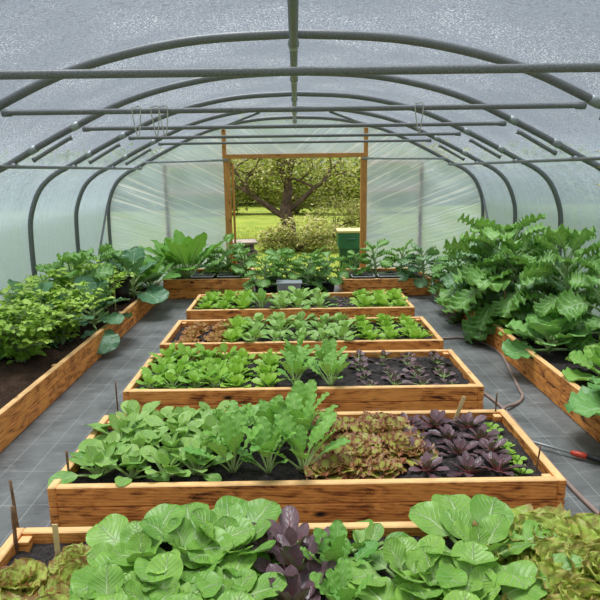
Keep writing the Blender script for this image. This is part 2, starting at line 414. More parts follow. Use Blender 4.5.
def bush_mesh(rng, h, rad, n_stems, n_leaf, ls, name):
    lv, st = Acc(), Acc()
    for i in range(n_stems):
        yw = rng.random()*6.28; r = rad*rng.uniform(.35, 1.0); hh = h*rng.uniform(.65, 1.05)*(1-.25*(r/rad)**2)
        b = np.array((cos(yw)*.04*rng.random(), sin(yw)*.04, -.02)); tip = np.array((cos(yw)*r, sin(yw)*r, hh))
        mid = b*.4+tip*.6+np.array((-cos(yw)*r*.22, -sin(yw)*r*.22, hh*.12))
        path = smooth_path([b, mid, tip], 6); tube(st, path, np.linspace(.0045, .002, len(path)), 5)
        for j in range(n_leaf):
            t = .10+.90*(j+rng.random())/n_leaf
            p = np.array([np.interp(t, np.linspace(0, 1, len(path)), path[:, c]) for c in range(3)])
            yy = rng.random()*6.28; pl = ls*rng.uniform(.8, 1.6)
            # a leaf stalk carrying three leaflets
            q = p+np.array((cos(yy)*pl, sin(yy)*pl, pl*rng.uniform(.0, .6)))
            tube(st, [p, (p+q)/2+np.array((0, 0, .008)), q], [.0022, .002, .0016], 4, cap=False)
            for a in (-1.0, 0, 1.0):
                leaf(lv, None, rng, q, yy+a*rng.uniform(.8, 1.2), ls*rng.uniform(.9, 1.5), ls*rng.uniform(.6, .9), rng.uniform(-.1, .6), rng.uniform(-.9, -.1), vp=.06, peak=.42, sharp=.75, cup=.25, ruf=.04, rf=3, nu=4, nv=5, roll=rng.uniform(-.5, .5), tone=min(1, max(0, .15+.75*t+rng.uniform(-.3, .3))), pw=.003)
    return [('leaves', lv.mesh(name+' leaves', M['bush'])), ('stems', st.mesh(name+' stems', M['kale_stem']))]

def kale_mesh(rng, mat, h, L, W, n, name):
    lv, st = Acc(), Acc()
    lean = rng.uniform(-.06, .06), rng.uniform(-.06, .06)
    path = smooth_path([(0, 0, -.03), (lean[0]*.4, lean[1]*.4, h*.35), (lean[0], lean[1], h*.68)], 5)
    tube(st, path, np.linspace(.021, .013, len(path)), 8)
    y0 = rng.random()*6.28
    for i in range(n):
        t = i/(n-1); z = .12+.88*t
        b = np.array([np.interp(z, np.linspace(0, 1, len(path)), path[:, c]) for c in range(3)])
        e = .15+1.1*t**1.3+rng.uniform(-.2, .2); sc_ = rng.uniform(.8, 1.15)*(1-.32*t**3)
        leaf(lv, st, rng, b, y0+i*2.39996+rng.uniform(-.3, .3), L*sc_, W*sc_, e, e-rng.uniform(.7, 1.5), vp=.28, peak=.60, sharp=.55, cup=.12, ruf=.10, rf=6, lobes=5, depth=.27, nu=8, nv=34, roll=rng.uniform(-.5, .5), tone=min(1, max(0, .1+.5*t+rng.uniform(-.2, .4))), pw=.010, kink=rng.uniform(-.4, .4))
    return [('leaves', lv.mesh(name+' leaves', mat)), ('stem', st.mesh(name+' stem', M['kale_stem']))]

R2 = lambda s: random.Random(s)
KIND = {}
def variants(key, n, fn): KIND[key] = [fn(R2(hash_(key)+i*17), i) for i in range(n)]
def hash_(s): return sum((i+3)*ord(c) for i, c in enumerate(s))
variants('pak_big', 5, lambda r, i: rosette(r, M['pak'], 15, .33, .185, .62, 1.42, 1.05, 'pak choi', vp=.42, stalkmat=M['pale_stalk'], peak=.50, sharp=.50, cup=.16, ruf=.03, rf=2, nu=8, nv=12, pw=.0105, sizes=(1.05, .5)))
variants('pak_mid', 4, lambda r, i: rosette(r, M['pak_mid'], 13, .205, .088, .55, 1.40, .75, 'young pak choi', vp=.36, stalkmat=M['pale_stalk'], peak=.52, sharp=.55, cup=.20, nu=6, nv=8, pw=.007, sizes=(1.0, .6)))
variants('mustard', 4, lambda r, i: rosette(r, M['mustard'], 11, .40, .13, .98, 1.48, .75, 'mustard', vp=.34, stalkmat=M['pale_stalk'], peak=.60, sharp=.55, cup=.16, ruf=.05, rf=5, lobes=4, depth=.38, nu=6, nv=20, pw=.007, sizes=(.95, .9), jit=.24))
variants('oak', 4, lambda r, i: rosette(r, M['oak'], 26, .155, .125, .08, .95, .35, 'red lettuce', vp=.12, peak=.68, sharp=.55, cup=.2, ruf=.13, rf=4, nu=8, nv=10, rz=.02, sizes=(1.05, .6)))
variants('butter', 4, lambda r, i: rosette(r, M['butter'], 26, .20, .185, .15, 1.2, .2, 'speckled lettuce', vp=.10, peak=.62, sharp=.5, cup=.32, ruf=.09, rf=4, nu=8, nv=10, rz=.025, sizes=(1.05, .55)))
variants('frill', 4, lambda r, i: rosette(r, M['frill'], 30, .19, .17, .2, 1.25, .15, 'frilly lettuce', vp=.10, peak=.64, sharp=.5, cup=.30, ruf=.085, rf=5, nu=12, nv=16, rz=.025, sizes=(1.05, .6)))
variants('brown', 3, lambda r, i: rosette(r, M['brown'], 15, .115, .085, .12, 1.1, .35, 'brown lettuce', vp=.12, peak=.66, sharp=.55, cup=.2, ruf=.11, rf=3, nu=6, nv=7, rz=.015, sizes=(1.05, .6)))
variants('purple', 4, lambda r, i: rosette(r, M['purple'], 14, .150, .058, .25, 1.25, .45, 'red leaf', vp=.22, stalkmat=M['purple_core'], peak=.52, sharp=.62, cup=.22, ruf=.03, rf=3, nu=6, nv=8, pw=.0055, sizes=(1.05, .6)))
variants('purple_tall', 3, lambda r, i: rosette(r, M['purple'], 13, .24, .085, .55, 1.4, .65, 'tall purple', vp=.34, stalkmat=M['purple_core'], peak=.50, sharp=.55, cup=.25, ruf=.04, rf=3, nu=6, nv=9, pw=.006, sizes=(1.0, .75)))
variants('salad', 4, lambda r, i: rosette(r, M['salad'], 17, .19, .085, .40, 1.4, .7, 'salad', vp=.30, stalkmat=M['pale_stalk'], peak=.62, sharp=.55, cup=.12, ruf=.06, rf=4, lobes=2, depth=.3, nu=6, nv=10, pw=.004, sizes=(1.0, .8), jit=.25))
variants('lime', 4, lambda r, i: rosette(r, M['lime'], 16, .165, .082, .45, 1.42, .5, 'lime lettuce', vp=.14, peak=.60, sharp=.5, cup=.25, ruf=.07, rf=4, nu=6, nv=8, rz=.015, sizes=(1.0, .8)))
variants('lime_seed', 2, lambda r, i: rosette(r, M['lime'], 9, .06, .036, .35, 1.3, .5, 'seedling', vp=.2, peak=.55, sharp=.55, cup=.2, nu=4, nv=5, rz=.006))
variants('purple_seed', 3, lambda r, i: rosette(r, M['purple'], 9, .105, .055, .35, 1.35, .6, 'purple seedling', vp=.38, stalkmat=M['pale_stalk'], peak=.5, sharp=.55, cup=.2, nu=4, nv=6, pw=.003, jit=.25))
variants('cabbage', 3, lambda r, i: rosette(r, M['cabbage'], 15, .42, .36, .10, 1.25, .55, 'cabbage', vp=.24, stalkmat=M['pale_stalk'], peak=.55, sharp=.48, cup=.22, ruf=.05, rf=4, nu=10, nv=12, pw=.012, sizes=(1.0, .5), stem=.10, zc=.02))
variants('cab_dark', 3, lambda r, i: rosette(r, M['cab_dark'], 13, .48, .32, .15, 1.3, .95, 'blue cabbage', vp=.28, stalkmat=M['pale_stalk'], peak=.55, sharp=.48, cup=.15, ruf=.04, rf=4, nu=10, nv=12, pw=.011, sizes=(1.0, .75), stem=.18, zc=.03))
variants('cab_lime', 2, lambda r, i: rosette(r, M['cab_lime'], 14, .34, .27, .25, 1.3, .5, 'spring cabbage', vp=.2, stalkmat=M['pale_stalk'], peak=.55, sharp=.48, cup=.28, ruf=.05, rf=4, nu=10, nv=12, pw=.011, sizes=(1.0, .5), stem=.06, zc=.02))
variants('horse', 2, lambda r, i: rosette(r, M['horse'], 16, .74, .235, .62, 1.45, .75, 'tall leafy', vp=.30, stalkmat=M['pale_stalk'], peak=.52, sharp=.62, cup=.12, ruf=.04, rf=5, nu=8, nv=16, pw=.011, sizes=(1.0, .8)))
variants('kale', 4, lambda r, i: kale_mesh(r, M['kale'], .88, .56, .36, 26, 'kale'))
variants('kale_blue', 3, lambda r, i: kale_mesh(r, M['kale_blue'], .66, .50, .31, 21, 'blue kale'))
variants('kale_small', 3, lambda r, i: kale_mesh(r, M['kale'], .46, .36, .23, 14, 'small kale'))
variants('bush', 4, lambda r, i: bush_mesh(r, .62, .50, 20, 13, .068, 'bush'))

CNT = {}
def place(key, name, x, y, z, s, label, cat, group=None, rot=None, tilt=.06, sz=None):
    if abs(x) < 1.3 and y < 7.3: x, y, z = x*.987, y*.987, z+.018
    k = CNT.get(key, 0); CNT[key] = k+1
    parts = KIND[key][k % len(KIND[key])]
    rot = RND.random()*6.28 if rot is None else rot
    eul = (RND.uniform(-tilt, tilt), RND.uniform(-tilt, tilt), rot)
    if len(parts) == 1:
        o = obj(name, parts[0][1])
    else:
        o = empty(name)
        for pn, me in parts: obj(pn, me, o)
    if abs(x) > 1.85:
        vs_ = [(cos(rot)*v.co.x-sin(rot)*v.co.y)*s*(1 if x > 0 else -1) for _, me in parts for v in me.vertices]
        x -= (1 if x > 0 else -1)*max(0, abs(x)+max(vs_)+.03-2.83)
    o.location = (x, y, z); o.rotation_euler = eul; o.scale = (s, s, s*(sz or 1))
    return tag(o, label, cat, group)

# ------------------------------------------------------------------ setting
def grid_mesh(name, x0, x1, y0, y1, nx, ny, zf, mat):
    xs = np.linspace(x0, x1, nx+1); ys = np.linspace(y0, y1, ny+1)
    a = Acc(); V = [(x, y, zf(x, y)) for y in ys for x in xs]; w = nx+1
    a.add(V, [(j*w+i, j*w+i+1, (j+1)*w+i+1, (j+1)*w+i) for j in range(ny) for i in range(nx)])
    return a.mesh(name, mat)
tag(obj('floor', grid_mesh('floor', -2.95, 2.95, -2.0, 9.28, 4, 8, lambda x, y: 0.0, M['membrane'])), kind='structure', label='black woven weed membrane path floor with pale grid lines')
def lawn_z(x, y):
    return -.03 + max(0, y-12)*.012 + (.03*sin(x*.9)*cos(y*.7) if y > 10 else 0)
tag(obj('ground', grid_mesh('ground', -45, 45, -25, 70, 60, 64, lambda x, y: lawn_z(x, y)-.02, M['lawn'])), kind='structure', label='green lawn outside the polytunnel')

PROF = [(2.87, 0), (2.875, .5), (2.87, 1.0), (2.84, 1.25), (2.73, 1.5), (2.57, 1.655), (2.36, 1.765), (2.1, 1.905), (1.8, 2.055), (1.4, 2.235), (1.0, 2.352), (.55, 2.428), (0, 2.455)]
HALF = smooth_path(PROF, 4)
ARCH = np.vstack([HALF, (HALF*np.array([-1, 1]))[::-1][1:]])     # right foot -> ridge -> left foot
def offset_arch(d):
    T = np.gradient(ARCH, axis=0); T /= np.linalg.norm(T, axis=1)[:, None]
    return ARCH+np.stack([T[:, 1], -T[:, 0]], 1)*d
HY = [-1.77, -.39, .99, 2.37, 3.75, 5.13, 6.51, 7.89, 9.27]
OUT = offset_arch(.031)
def cover():
    a = Acc(); rows = []
    for k, y0 in enumerate(HY[:-1]):
        for t in np.linspace(0, 1, 6, endpoint=False): rows.append((y0+t*(HY[k+1]-y0), t))
    rows.append((HY[-1], 0)); n = len(OUT); V = []
    for y, t in rows:
        sag = .018*sin(pi*t)
        for p in OUT:
            f = 1-sag/2.9
            V.append((p[0]*f, y, p[1]*f if p[1] > .2 else p[1]))
    F = [(i*n+j, i*n+j+1, (i+1)*n+j+1, (i+1)*n+j) for i in range(len(rows)-1) for j in range(n-1)]
    a.add(V, F); return a.mesh('cover', M['film'])
tag(obj('ceiling', cover()), kind='structure', label='translucent polythene cover of the tunnel, speckled with condensation')

# end wall: sheet with a door opening, timber studs and rails
WY = 9.30
def arch_z(x):
    xs = np.abs(OUT[:len(OUT)//2+1, 0]); zs = OUT[:len(OUT)//2+1, 1]
    o = np.argsort(xs[4:]); return float(np.interp(abs(x), xs[4:][o], zs[4:][o]))
def end_sheet():
    a = Acc()
    DX, DZ = 1.03, 1.87
    def strip(x0, x1, zlo, n, nz):
        xs = np.linspace(x0, x1, n+1); V = []
        for x in xs:
            zt = arch_z(x)
            for z in np.linspace(zlo, max(zt, zlo+.01), nz+1):
                V.append((x, WY+.012*sin(x*9+z*14)*sin(z*5), z))
        w = nz+1
        a.add(V, [(i*w+j, (i+1)*w+j, (i+1)*w+j+1, i*w+j+1) for i in range(n) for j in range(nz)])
    for sgn in (-1, 1):
        strip(sgn*2.89, sgn*DX, 0, 36, 24)
    strip(-DX, DX, DZ, 30, 10)
    return a.mesh('end sheet', M['film_end'])
wall = tag(obj('wall_back', end_sheet()), kind='structure', label='creased polythene end wall stretched from the hoop to the door posts')
def timber(name, parent, c, s, mat='post_wood'):
    o = obj(name, bevel_box(name, s, [M[mat]], .004), parent); o.location = c; return o
def wallz(x): return arch_z(x)-.04
for x in (-1.98, 1.92):
    L_ = 1.80; o = timber('stud', wall, (x, 9.335, L_/2), (L_, .045, .06)); o.rotation_euler = (0, radians(90), 0)
for s_ in (-1, 1):
    timber('rail', wall, (s_*1.52, 9.35, 1.36), (.82, .04, .045))
    timber('rail', wall, (s_*1.52, 9.35, 1.775), (.82, .04, .05))
    o = timber('stud', wall, (s_*1.06, 9.245, 2.08), (.42, .045, .06)); o.rotation_euler = (0, radians(90), 0)
    a = Acc(); tube(a, [(s_*1.0, 9.20, 1.845), (s_*2.26, 9.20, 1.825)], .017, 10)
    obj('steel_rail', a.mesh('steel rail', M['clamp']), wall)
door = tag(empty('door_1', (0, 9.24, 0)), kind='structure', label='open doorway framed by orange brown timber posts and lintel')
for s_ in (-1, 1):
    o = timber('post', door, (s_*1.03, 0, .93), (1.86, .07, .095)); o.rotation_euler = (0, radians(90), 0)
o = timber('post', door, (-.945, .03, .90), (1.80, .05, .03)); o.rotation_euler = (0, radians(90), 0)
timber('lintel', door, (0, -.01, 1.895), (2.16, .07, .065))

# ------------------------------------------------------------------ steel frame
def clamp(acc, p, ax, r, L_):
    p = np.array(p, float); ax = np.array(ax, float); ax /= np.linalg.norm(ax)
    tube(acc, [p-ax*L_/2, p+ax*L_/2], r, 10)
HN = ['', '', '', 'near the viewer, rising past the top of the picture', 'first from the viewer with its whole arch in view', 'second from the viewer with a whole arch in view', 'third in line along the tunnel, legs both visible', 'fourth in line, one bay before the end wall', 'last in line, standing against the end wall']
for k, y in enumerate(HY):
    if k < 3: continue
    root = tag(empty('tunnel_hoop', (0, y, 0)), 'galvanised steel hoop '+HN[k], 'hoop', 'hoops of the polytunnel')
    a = Acc(); tube(a, [(p[0], 0, p[1]) for p in ARCH], .027, 12); obj('arch_tube', a.mesh('arch', M['steel']), root)
    if k < 8:
        a = Acc(); xe = 1.73; tube(a, [(-xe, -.03, 2.028), (-xe+.05, -.03, 2.03), (-xe+.06, -.03, 2.03), (xe-.06, -.03, 2.03), (xe-.05, -.03, 2.03), (xe, -.03, 2.028)], [.022, .022, .0165, .0165, .022, .022], 10)
        obj('tie_bar', a.mesh('tie', M['steel']), root)
        for s_ in (-1, 1):
            a = Acc(); tube(a, [(s_*1.83, -.035, 1.965), (s_*1.86, -.035, 1.95), (s_*2.13, -.035, 1.80), (s_*2.16, -.035, 1.785)], [.022, .0165, .0165, .022], 10)
            obj('brace', a.mesh('brace', M['steel']), root)
            for (cx_, cz_) in ((1.755, 2.075), (2.16, 1.872)):
                i = int(np.argmin(np.abs(ARCH[:len(ARCH)//2, 0]-cx_)+10*(ARCH[:len(ARCH)//2, 1] < 1))); p = ARCH[i]; t_ = ARCH[i+1]-ARCH[i-1]
                a = Acc(); clamp(a, (s_*p[0], 0, p[1]), (s_*t_[0], 0, t_[1]), .031, .07); obj('clamp', a.mesh('clamp', M['clamp']), root)
a = Acc(); tube(a, [(0, y, 2.395) for y in (-1.5, 2, 5, 9.2)], .025, 12)
t = empty('ridge_pole', (0, 0, 0)); obj('pole', a.mesh('ridge', M['steel']), t)
for y in HY[3:]:
    a = Acc(); clamp(a, (0, y, 2.40), (0, 1, 0), .034, .09); obj('clamp', a.mesh('clamp', M['clamp']), t)
tag(t, 'steel ridge pole running under the tops of all hoops', 'pole')
for s_, nm in ((-1, 'left'), (1, 'right')):
    t = empty('side_rail', (0, 0, 0)); a = Acc(); tube(a, [(s_*2.325, y, 1.735) for y in (-1.5, 2, 5, 9.25)], .0155, 10); obj('pole', a.mesh('rail', M['steel']), t)
    for y in HY[3:]:
        a = Acc(); clamp(a, (s_*2.33, y, 1.745), (0, 1, 0), .022, .06); obj('clamp', a.mesh('clamp', M['clamp']), t)
    tag(t, f'thin steel rail clamped along the {nm} shoulders of the hoops', 'rail')
    a = Acc(); tube(a, [(s_*2.85, 9.20, 1.22), (s_*2.83, 8.15, .05)], .016, 10)
    tag(obj('diagonal_brace', a.mesh('brace', M['steel'])), f'steel brace slanting to the ground from the last {nm} hoop leg', 'brace')
    a = Acc(); tube(a, [(s_*.45, 7.92, 2.40), (s_*1.15, 9.2, 2.29)], .016, 10)
    tag(obj('diagonal_brace', a.mesh('brace', M['steel'])), f'steel roof brace slanting {nm} of the ridge in the last bay', 'brace')
def string(x, y, n, lab):
    a = Acc(); P = smooth_path([(x, y-.05, 2.05), (x+.012, y-.05, 1.95+.01*n), (x+.03, y-.05, 1.88), (x+.045, y-.045, 1.96), (x+.05, y-.05, 2.05), (x+.025, y-.035, 2.055), (x, y-.05, 2.05)], 5)
    tube(a, P, .0035, 5); tag(obj('string_loop', a.mesh('string', M['string'])), lab, 'string', 'strings on the tie bar')
string(-.96, 3.75, 0, 'pale string loop hanging on a tie bar, leftmost of three')
string(-.85, 3.75, 2, 'pale string loop hanging on a tie bar, middle of three')
string(-.80, 3.75, 1, 'pale string loop hanging on a tie bar, next to the ridge side')
string(.71, 3.75, 1, 'thin wire loop hanging alone on the right of a tie bar')

# ------------------------------------------------------------------ raised beds
def soil(x0, x1, y0, y1, z, mat, label, seed, amp=.012, mound=.012):
    r = np.random.RandomState(seed); nx = max(8, int((x1-x0)/.03)); ny = max(8, int((y1-y0)/.03))
    nzv = r.normal(0, 1, (ny+1, nx+1)); 
    for _ in range(1): nzv = (nzv+np.roll(nzv, 1, 0)+np.roll(nzv, 1, 1))/1.8
    a = Acc(); w = nx+1; V = []
    for j in range(ny+1):
        for i in range(nx+1):
            u = i/nx; v = j/ny; V.append((x0+(x1-x0)*u, y0+(y1-y0)*v, z+amp*nzv[j, i]*.6+mound*sin(pi*u)*sin(pi*v)))
    a.add(V, [(j*w+i, j*w+i+1, (j+1)*w+i+1, (j+1)*w+i) for j in range(ny) for i in range(nx)])
    tag(obj('soil', a.mesh('soil', mat)), label, 'soil', kind='stuff')
BOARD = {}
def board(root, L_, h, c, rz=0, th=.042):
    top = c[2] > h*.9
    key = (round(L_, 3), h, th, top)
    if key not in BOARD: BOARD[key] = bevel_box('board', (L_, th, h-.004), [M['burnt'], M['sawn']], .005, 1 if top else None)
    o = obj('board', BOARD[key], root); o.location = c; o.rotation_euler = (0, 0, rz); return o
POST = bevel_box('corner post', (.045, .045, .2), [M['burnt'], M['sawn']], .003, 1)
BW = 1.24; BC = .035
def bed(front, depth, label, hb=.1075):
    root = tag(empty('raised_bed', (BC, front, 0)), label, 'raised bed', 'raised beds in a line down the middle')
    for lv in (0, 1):
        z = hb*(lv+.5)
        for yy in (.021, depth-.021): board(root, 2*BW-.084, hb, (0, yy, z))
        for s_ in (-1, 1): board(root, depth, hb, (s_*(BW-.021), depth/2, z), radians(90))
    for sx in (-1, 1):
        for yy in (.066, depth-.066):
            o = obj('corner_post', POST, root); o.location = (sx*(BW-.066), yy, .10)
D = .875
BEDS = {1: 1.415, 2: 2.61, 3: 3.89, 4: 5.035, 5: 6.33}
BL = {1: 'bottommost raised bed of scorched boards, crowded with large pak choi', 2: 'scorched timber raised bed with red lettuces and dark red rosettes', 3: 'scorched timber raised bed with rows of tiny purple seedlings', 4: 'scorched timber raised bed with two rows of brown lettuce', 5: 'scorched timber raised bed farthest along the middle line'}
ON = {1: 'first', 2: 'second', 3: 'third', 4: 'fourth', 5: 'fifth'}
for b, y in BEDS.items():
    bed(y, D, BL[b])
    soil(BC-BW+.04, BC+BW-.04, y+.04, y+D-.04, .160, M['soil'], f'dark crumbly compost filling the {ON[b]} middle bed', 10+b)

def long_bed(name_label, x_in, x_out, y0, y1, joints, h=.1175):
    sgn = 1 if x_in > 0 else -1
    root = tag(empty('raised_bed', (x_in, y0, 0)), name_label, 'raised bed', 'long side beds')
    for a_, b_ in zip(joints[:-1], joints[1:]):
        for lv in (0, 1): board(root, b_-a_-.006, h, (sgn*.022, (a_+b_)/2-y0, h*(lv+.5)), radians(90), .044)
    for jy in joints[1:-1]:
        o = obj('corner_post', POST, root); o.location = (sgn*.068, jy-y0, .115)
    for lv in (0, 1): board(root, y1-y0, h, (x_out-x_in, (y1-y0)/2, h*(lv+.5)), radians(90), .044)
long_bed('long scorched board bed along the left tunnel side', -1.835, -2.79, .9, 7.9, [.9, 2.7, 4.5, 6.3, 7.9])
long_bed('long scorched board bed along the right tunnel side', 1.85, 2.79, .9, 7.9, [.9, 2.2, 4.0, 5.8, 7.9])
soil(-2.77, -1.88, .92, 7.88, .195, M['mulch'], 'brown mulched soil of the left side bed', 31)
soil(1.895, 2.77, .92, 7.88, .195, M['soil'], 'dark soil of the right side bed', 32)
def end_bed(x0, x1, h, label, seed, lab2):
    root = tag(empty('raised_bed', ((x0+x1)/2, 7.95, 0)), label, 'raised bed', 'end beds by the door')
    W_ = x1-x0
    for lv in (0, 1):
        z = h/2*(lv+.5)
        board(root, W_, h/2, (0, .022, z), 0, .044); board(root, W_, h/2, (0, .90, z), 0, .044)
        for s_ in (-1, 1): board(root, .83, h/2, (s_*(W_/2-.022), .461, z), radians(90), .044)
    soil(x0+.04, x1-.04, 7.99, 8.83, h-.05, M['soil'], lab2, seed)
end_bed(-1.80, -.63, .27, 'short scorched board bed left of the doorway', 33, 'dark soil of the end bed left of the doorway')
end_bed(.62, 1.82, .24, 'short scorched board bed right of the doorway', 34, 'dark soil of the end bed right of the doorway')

# ------------------------------------------------------------------ planting
ORD = ['first', 'second', 'third', 'fourth', 'fifth', 'sixth', 'seventh', 'eighth', 'ninth', 'tenth', 'eleventh', 'twelfth']
def rowname(j, n):
    if n == 1: return 'only'
    if j == 0: return 'front'
    if j == n-1: return 'back'
    return ORD[j] if n > 3 else 'middle'
def block(key, name, noun, bedno, cols, rows, s, cat, jx=.02, jy=.02, skip=(), sj=.12, z=.148, grow=None):
    """a planted block: columns run away from the viewer, rows run across"""
    for j, y in enumerate(rows):
        idx = 0
        for i, x in enumerate(cols):
            if (i, j) in skip: continue
            if len(cols) == 1: lab = f'{noun}, {ORD[j]} from the front in its line in the {ON[bedno]} bed'
            elif len(rows) == 1: lab = f'{noun}, {ORD[idx]} from the left in its row in the {ON[bedno]} bed'
            else: lab = f'{noun}, {ORD[idx]} from the left in the {rowname(j, len(rows))} row, {ON[bedno]} bed'
            idx += 1
            ss = s*RND.uniform(1-sj, 1+sj)*(grow(i, j) if grow else 1)
            place(key, name, x+RND.uniform(-jx, jx), y+RND.uniform(-jy, jy), z, ss, lab, cat, f'{noun} in the {ON[bedno]} bed')

lin = lambda a, b, n: [a+(b-a)*i/(n-1) for i in range(n)] if n > 1 else [a]
# second bed
block('pak_mid', 'pak_choi', 'small pale green pak choi', 2, [-1.02, -.86, -.70, -.53], lin(2.84, 3.40, 4), 1.10, 'pak choi')
block('mustard', 'mustard_plant', 'tall bright mustard green', 2, [-.36, -.16, .02], lin(2.84, 3.36, 3), .82, 'leafy green', grow=lambda i, j: [.88, .9, 1.08][i]*[1, .95, .8][j])
block('oak', 'lettuce', 'red-edged frilly lettuce', 2, [.17, .30, .43, .55], lin(2.86, 3.42, 5), .80, 'lettuce', skip=((2, 2), (3, 0)), sj=.25, jx=.04, jy=.035)
block('purple', 'red_rosette', 'dark red leafy rosette', 2, [.66, .85, 1.02], lin(2.83, 3.38, 4), .85, 'salad plant', jx=.03)
for i, y in enumerate(lin(2.79, 3.36, 9)):
    place('lime_seed', 'seedling', 1.14+RND.uniform(-.015, .015), y, .148, 1.0, f'tiny lime seedling, {ORD[i]} from the front in the edge line of the second bed', 'seedling', 'lime seedlings in the second bed')
# third bed
block('salad', 'salad_plant', 'light green loose salad plant', 3, [-1.06, -.90, -.74, -.60], lin(4.12, 4.70, 4), .82, 'salad plant', sj=.18)
block('lime', 'green_rosette', 'upright light green rosette', 3, [-.45, -.23], lin(4.10, 4.70, 4), .80, 'salad plant')
block('mustard', 'mustard_plant', 'tall mustard plant standing apart', 3, [-.02, .22], lin(4.12, 4.66, 3), .66, 'leafy green', grow=lambda i, j: [.95, 1.0, .8][j])
block('purple_seed', 'seedling', 'small purple seedling', 3, [.50, .69, .89, 1.10], lin(4.10, 4.72, 5), .95, 'seedling', sj=.3)
# fourth bed
block('brown', 'lettuce', 'flat brown lettuce', 4, [-.98, -.74], lin(5.24, 5.88, 6), 1.0, 'lettuce')
block('lime', 'lettuce', 'lime lettuce left of centre', 4, [-.57], lin(5.26, 5.88, 4), .90, 'lettuce')
block('pak_mid', 'pak_choi', 'bushy pak choi', 4, [-.38, -.18, .04, .24, .43], lin(5.27, 5.86, 3), .93, 'pak choi')
block('lime', 'lettuce', 'lime lettuce right of centre', 4, [.65, .86, 1.08], lin(5.25, 5.88, 4), .80, 'lettuce')
# fifth bed
block('lime', 'lettuce', 'green lettuce at left end', 5, [-1.02, -.82, -.62], lin(6.58, 7.14, 3), .95, 'lettuce')
place('mustard', 'mustard_plant', -.40, 6.62, .148, .62, 'single tall mustard plant near the left of the fifth bed front', 'leafy green')
block('pak_mid', 'pak_choi', 'pak choi mid bed', 5, [-.18, .03, .24], lin(6.58, 7.14, 3), 1.05, 'pak choi')
block('purple_seed', 'seedling', 'sparse purple seedling', 5, [.46, .60], lin(6.62, 7.05, 3), .9, 'seedling')
block('lime', 'lettuce', 'lime lettuce at right end', 5, [.78, .97, 1.14], lin(6.58, 7.14, 3), .90, 'lettuce')
# first bed, closest
P1 = [(-.62, 2.03, 1.0, 'large pak choi at the back left of the first bed'), (-.43, 2.08, .92, 'large pak choi second from the left at the back of the first bed'),
      (-.28, 2.10, .95, 'large pak choi beside the purple leaves at the back of the first bed'), (-.66, 1.77, 1.0, 'large pak choi next to the speckled lettuces, middle row of the first bed'),
      (-.49, 1.78, .95, 'large pak choi in the middle row, left centre of the first bed'), (-.28, 1.80, .98, 'large pak choi left of the purple leaves, middle row of the first bed'),
      (-.56, 1.56, .95, 'large pak choi at the bottom left picture edge, first bed'), (-.42, 1.56, .95, 'large pak choi at the bottom edge left of centre, first bed'), (-.25, 1.58, .88, 'large pak choi at the bottom edge beside the purple leaves'),
      (.40, 1.93, .92, 'large pak choi right of the mustard, back row of the first bed'), (.37, 1.65, .92, 'large pak choi right of centre at the bottom edge of the first bed'),
      (.69, 2.05, 1.02, 'large lime pak choi at the back right beside the speckled lettuce'), (.50, 1.85, .85, 'large pak choi between two others, right half of the first bed'), (.58, 1.80, .95, 'large pak choi beside the right lettuces, middle row of the first bed'), (.47, 1.58, .92, 'large pak choi at the bottom right edge of the first bed')]
for x, y, s, lab in P1: place('pak_big', 'pak_choi', x, y, .145, s*(1.06 if y > 1.95 else .96), lab, 'pak choi', 'large pak choi in the first bed')
place('pak_mid', 'pak_choi', .25, 2.13, .145, .95, 'small pak choi with round leaves near the back board of the first bed', 'pak choi')
place('pak_mid', 'pak_choi', .14, 2.12, .145, .8, 'small pak choi behind the mustard at the back of the first bed', 'pak choi')
for i, y in enumerate((2.12, 1.96, 1.79, 1.62)): place('purple_tall', 'purple_mustard', -.035+.015*(i % 2), y, .145, .98, f'dark purple mustard, {ORD[i]} from the back in the first bed line', 'leafy green', 'purple mustard in the first bed')
for i, (x, y) in enumerate(((.13, 1.98), (.14, 1.78), (.16, 1.60))): place('mustard', 'mustard_plant', x, y, .145, .54, f'low lobed mustard green, {ORD[i]} from the back beside the purple mustard', 'leafy green', 'low mustard in the first bed')
BUT = [(-1.07, 1.98, .75, 'speckled lettuce at the left back of the first bed'), (-.90, 2.13, .5, 'small speckled lettuce by the wooden label in the first bed'), (-.82, 1.97, .85, 'speckled lettuce against the leftmost large pak choi'), (-1.08, 1.78, .9, 'speckled lettuce at the far left middle of the first bed'), (-.86, 1.78, .95, 'speckled lettuce left of the pak choi, middle of the first bed'), (-.74, 2.12, .7, 'reddish speckled lettuce against the back board, left half of the first bed')]
for x, y, s, lab in BUT: place('butter', 'lettuce', x, y, .145, s*.88, lab, 'lettuce', 'speckled lettuces on the left')
BUT2 = [(.97, 2.10), (1.12, 2.05), (.95, 1.91), (1.10, 1.86), (.93, 1.73), (1.07, 1.68), (.83, 1.60)]
BL2 = ['at the back beside the lime pak choi', 'in the back right corner', 'in the second row beside the pak choi', 'in the second row by the right board', 'in the third row beside the pak choi', 'in the third row by the right board', 'beside the last pak choi']
for (x, y), t_ in zip(BUT2, BL2): place('frill', 'lettuce', x, y, .16, 1.15, f'frilly yellow green lettuce {t_} of the first bed', 'lettuce', 'frilly lettuces on the right')

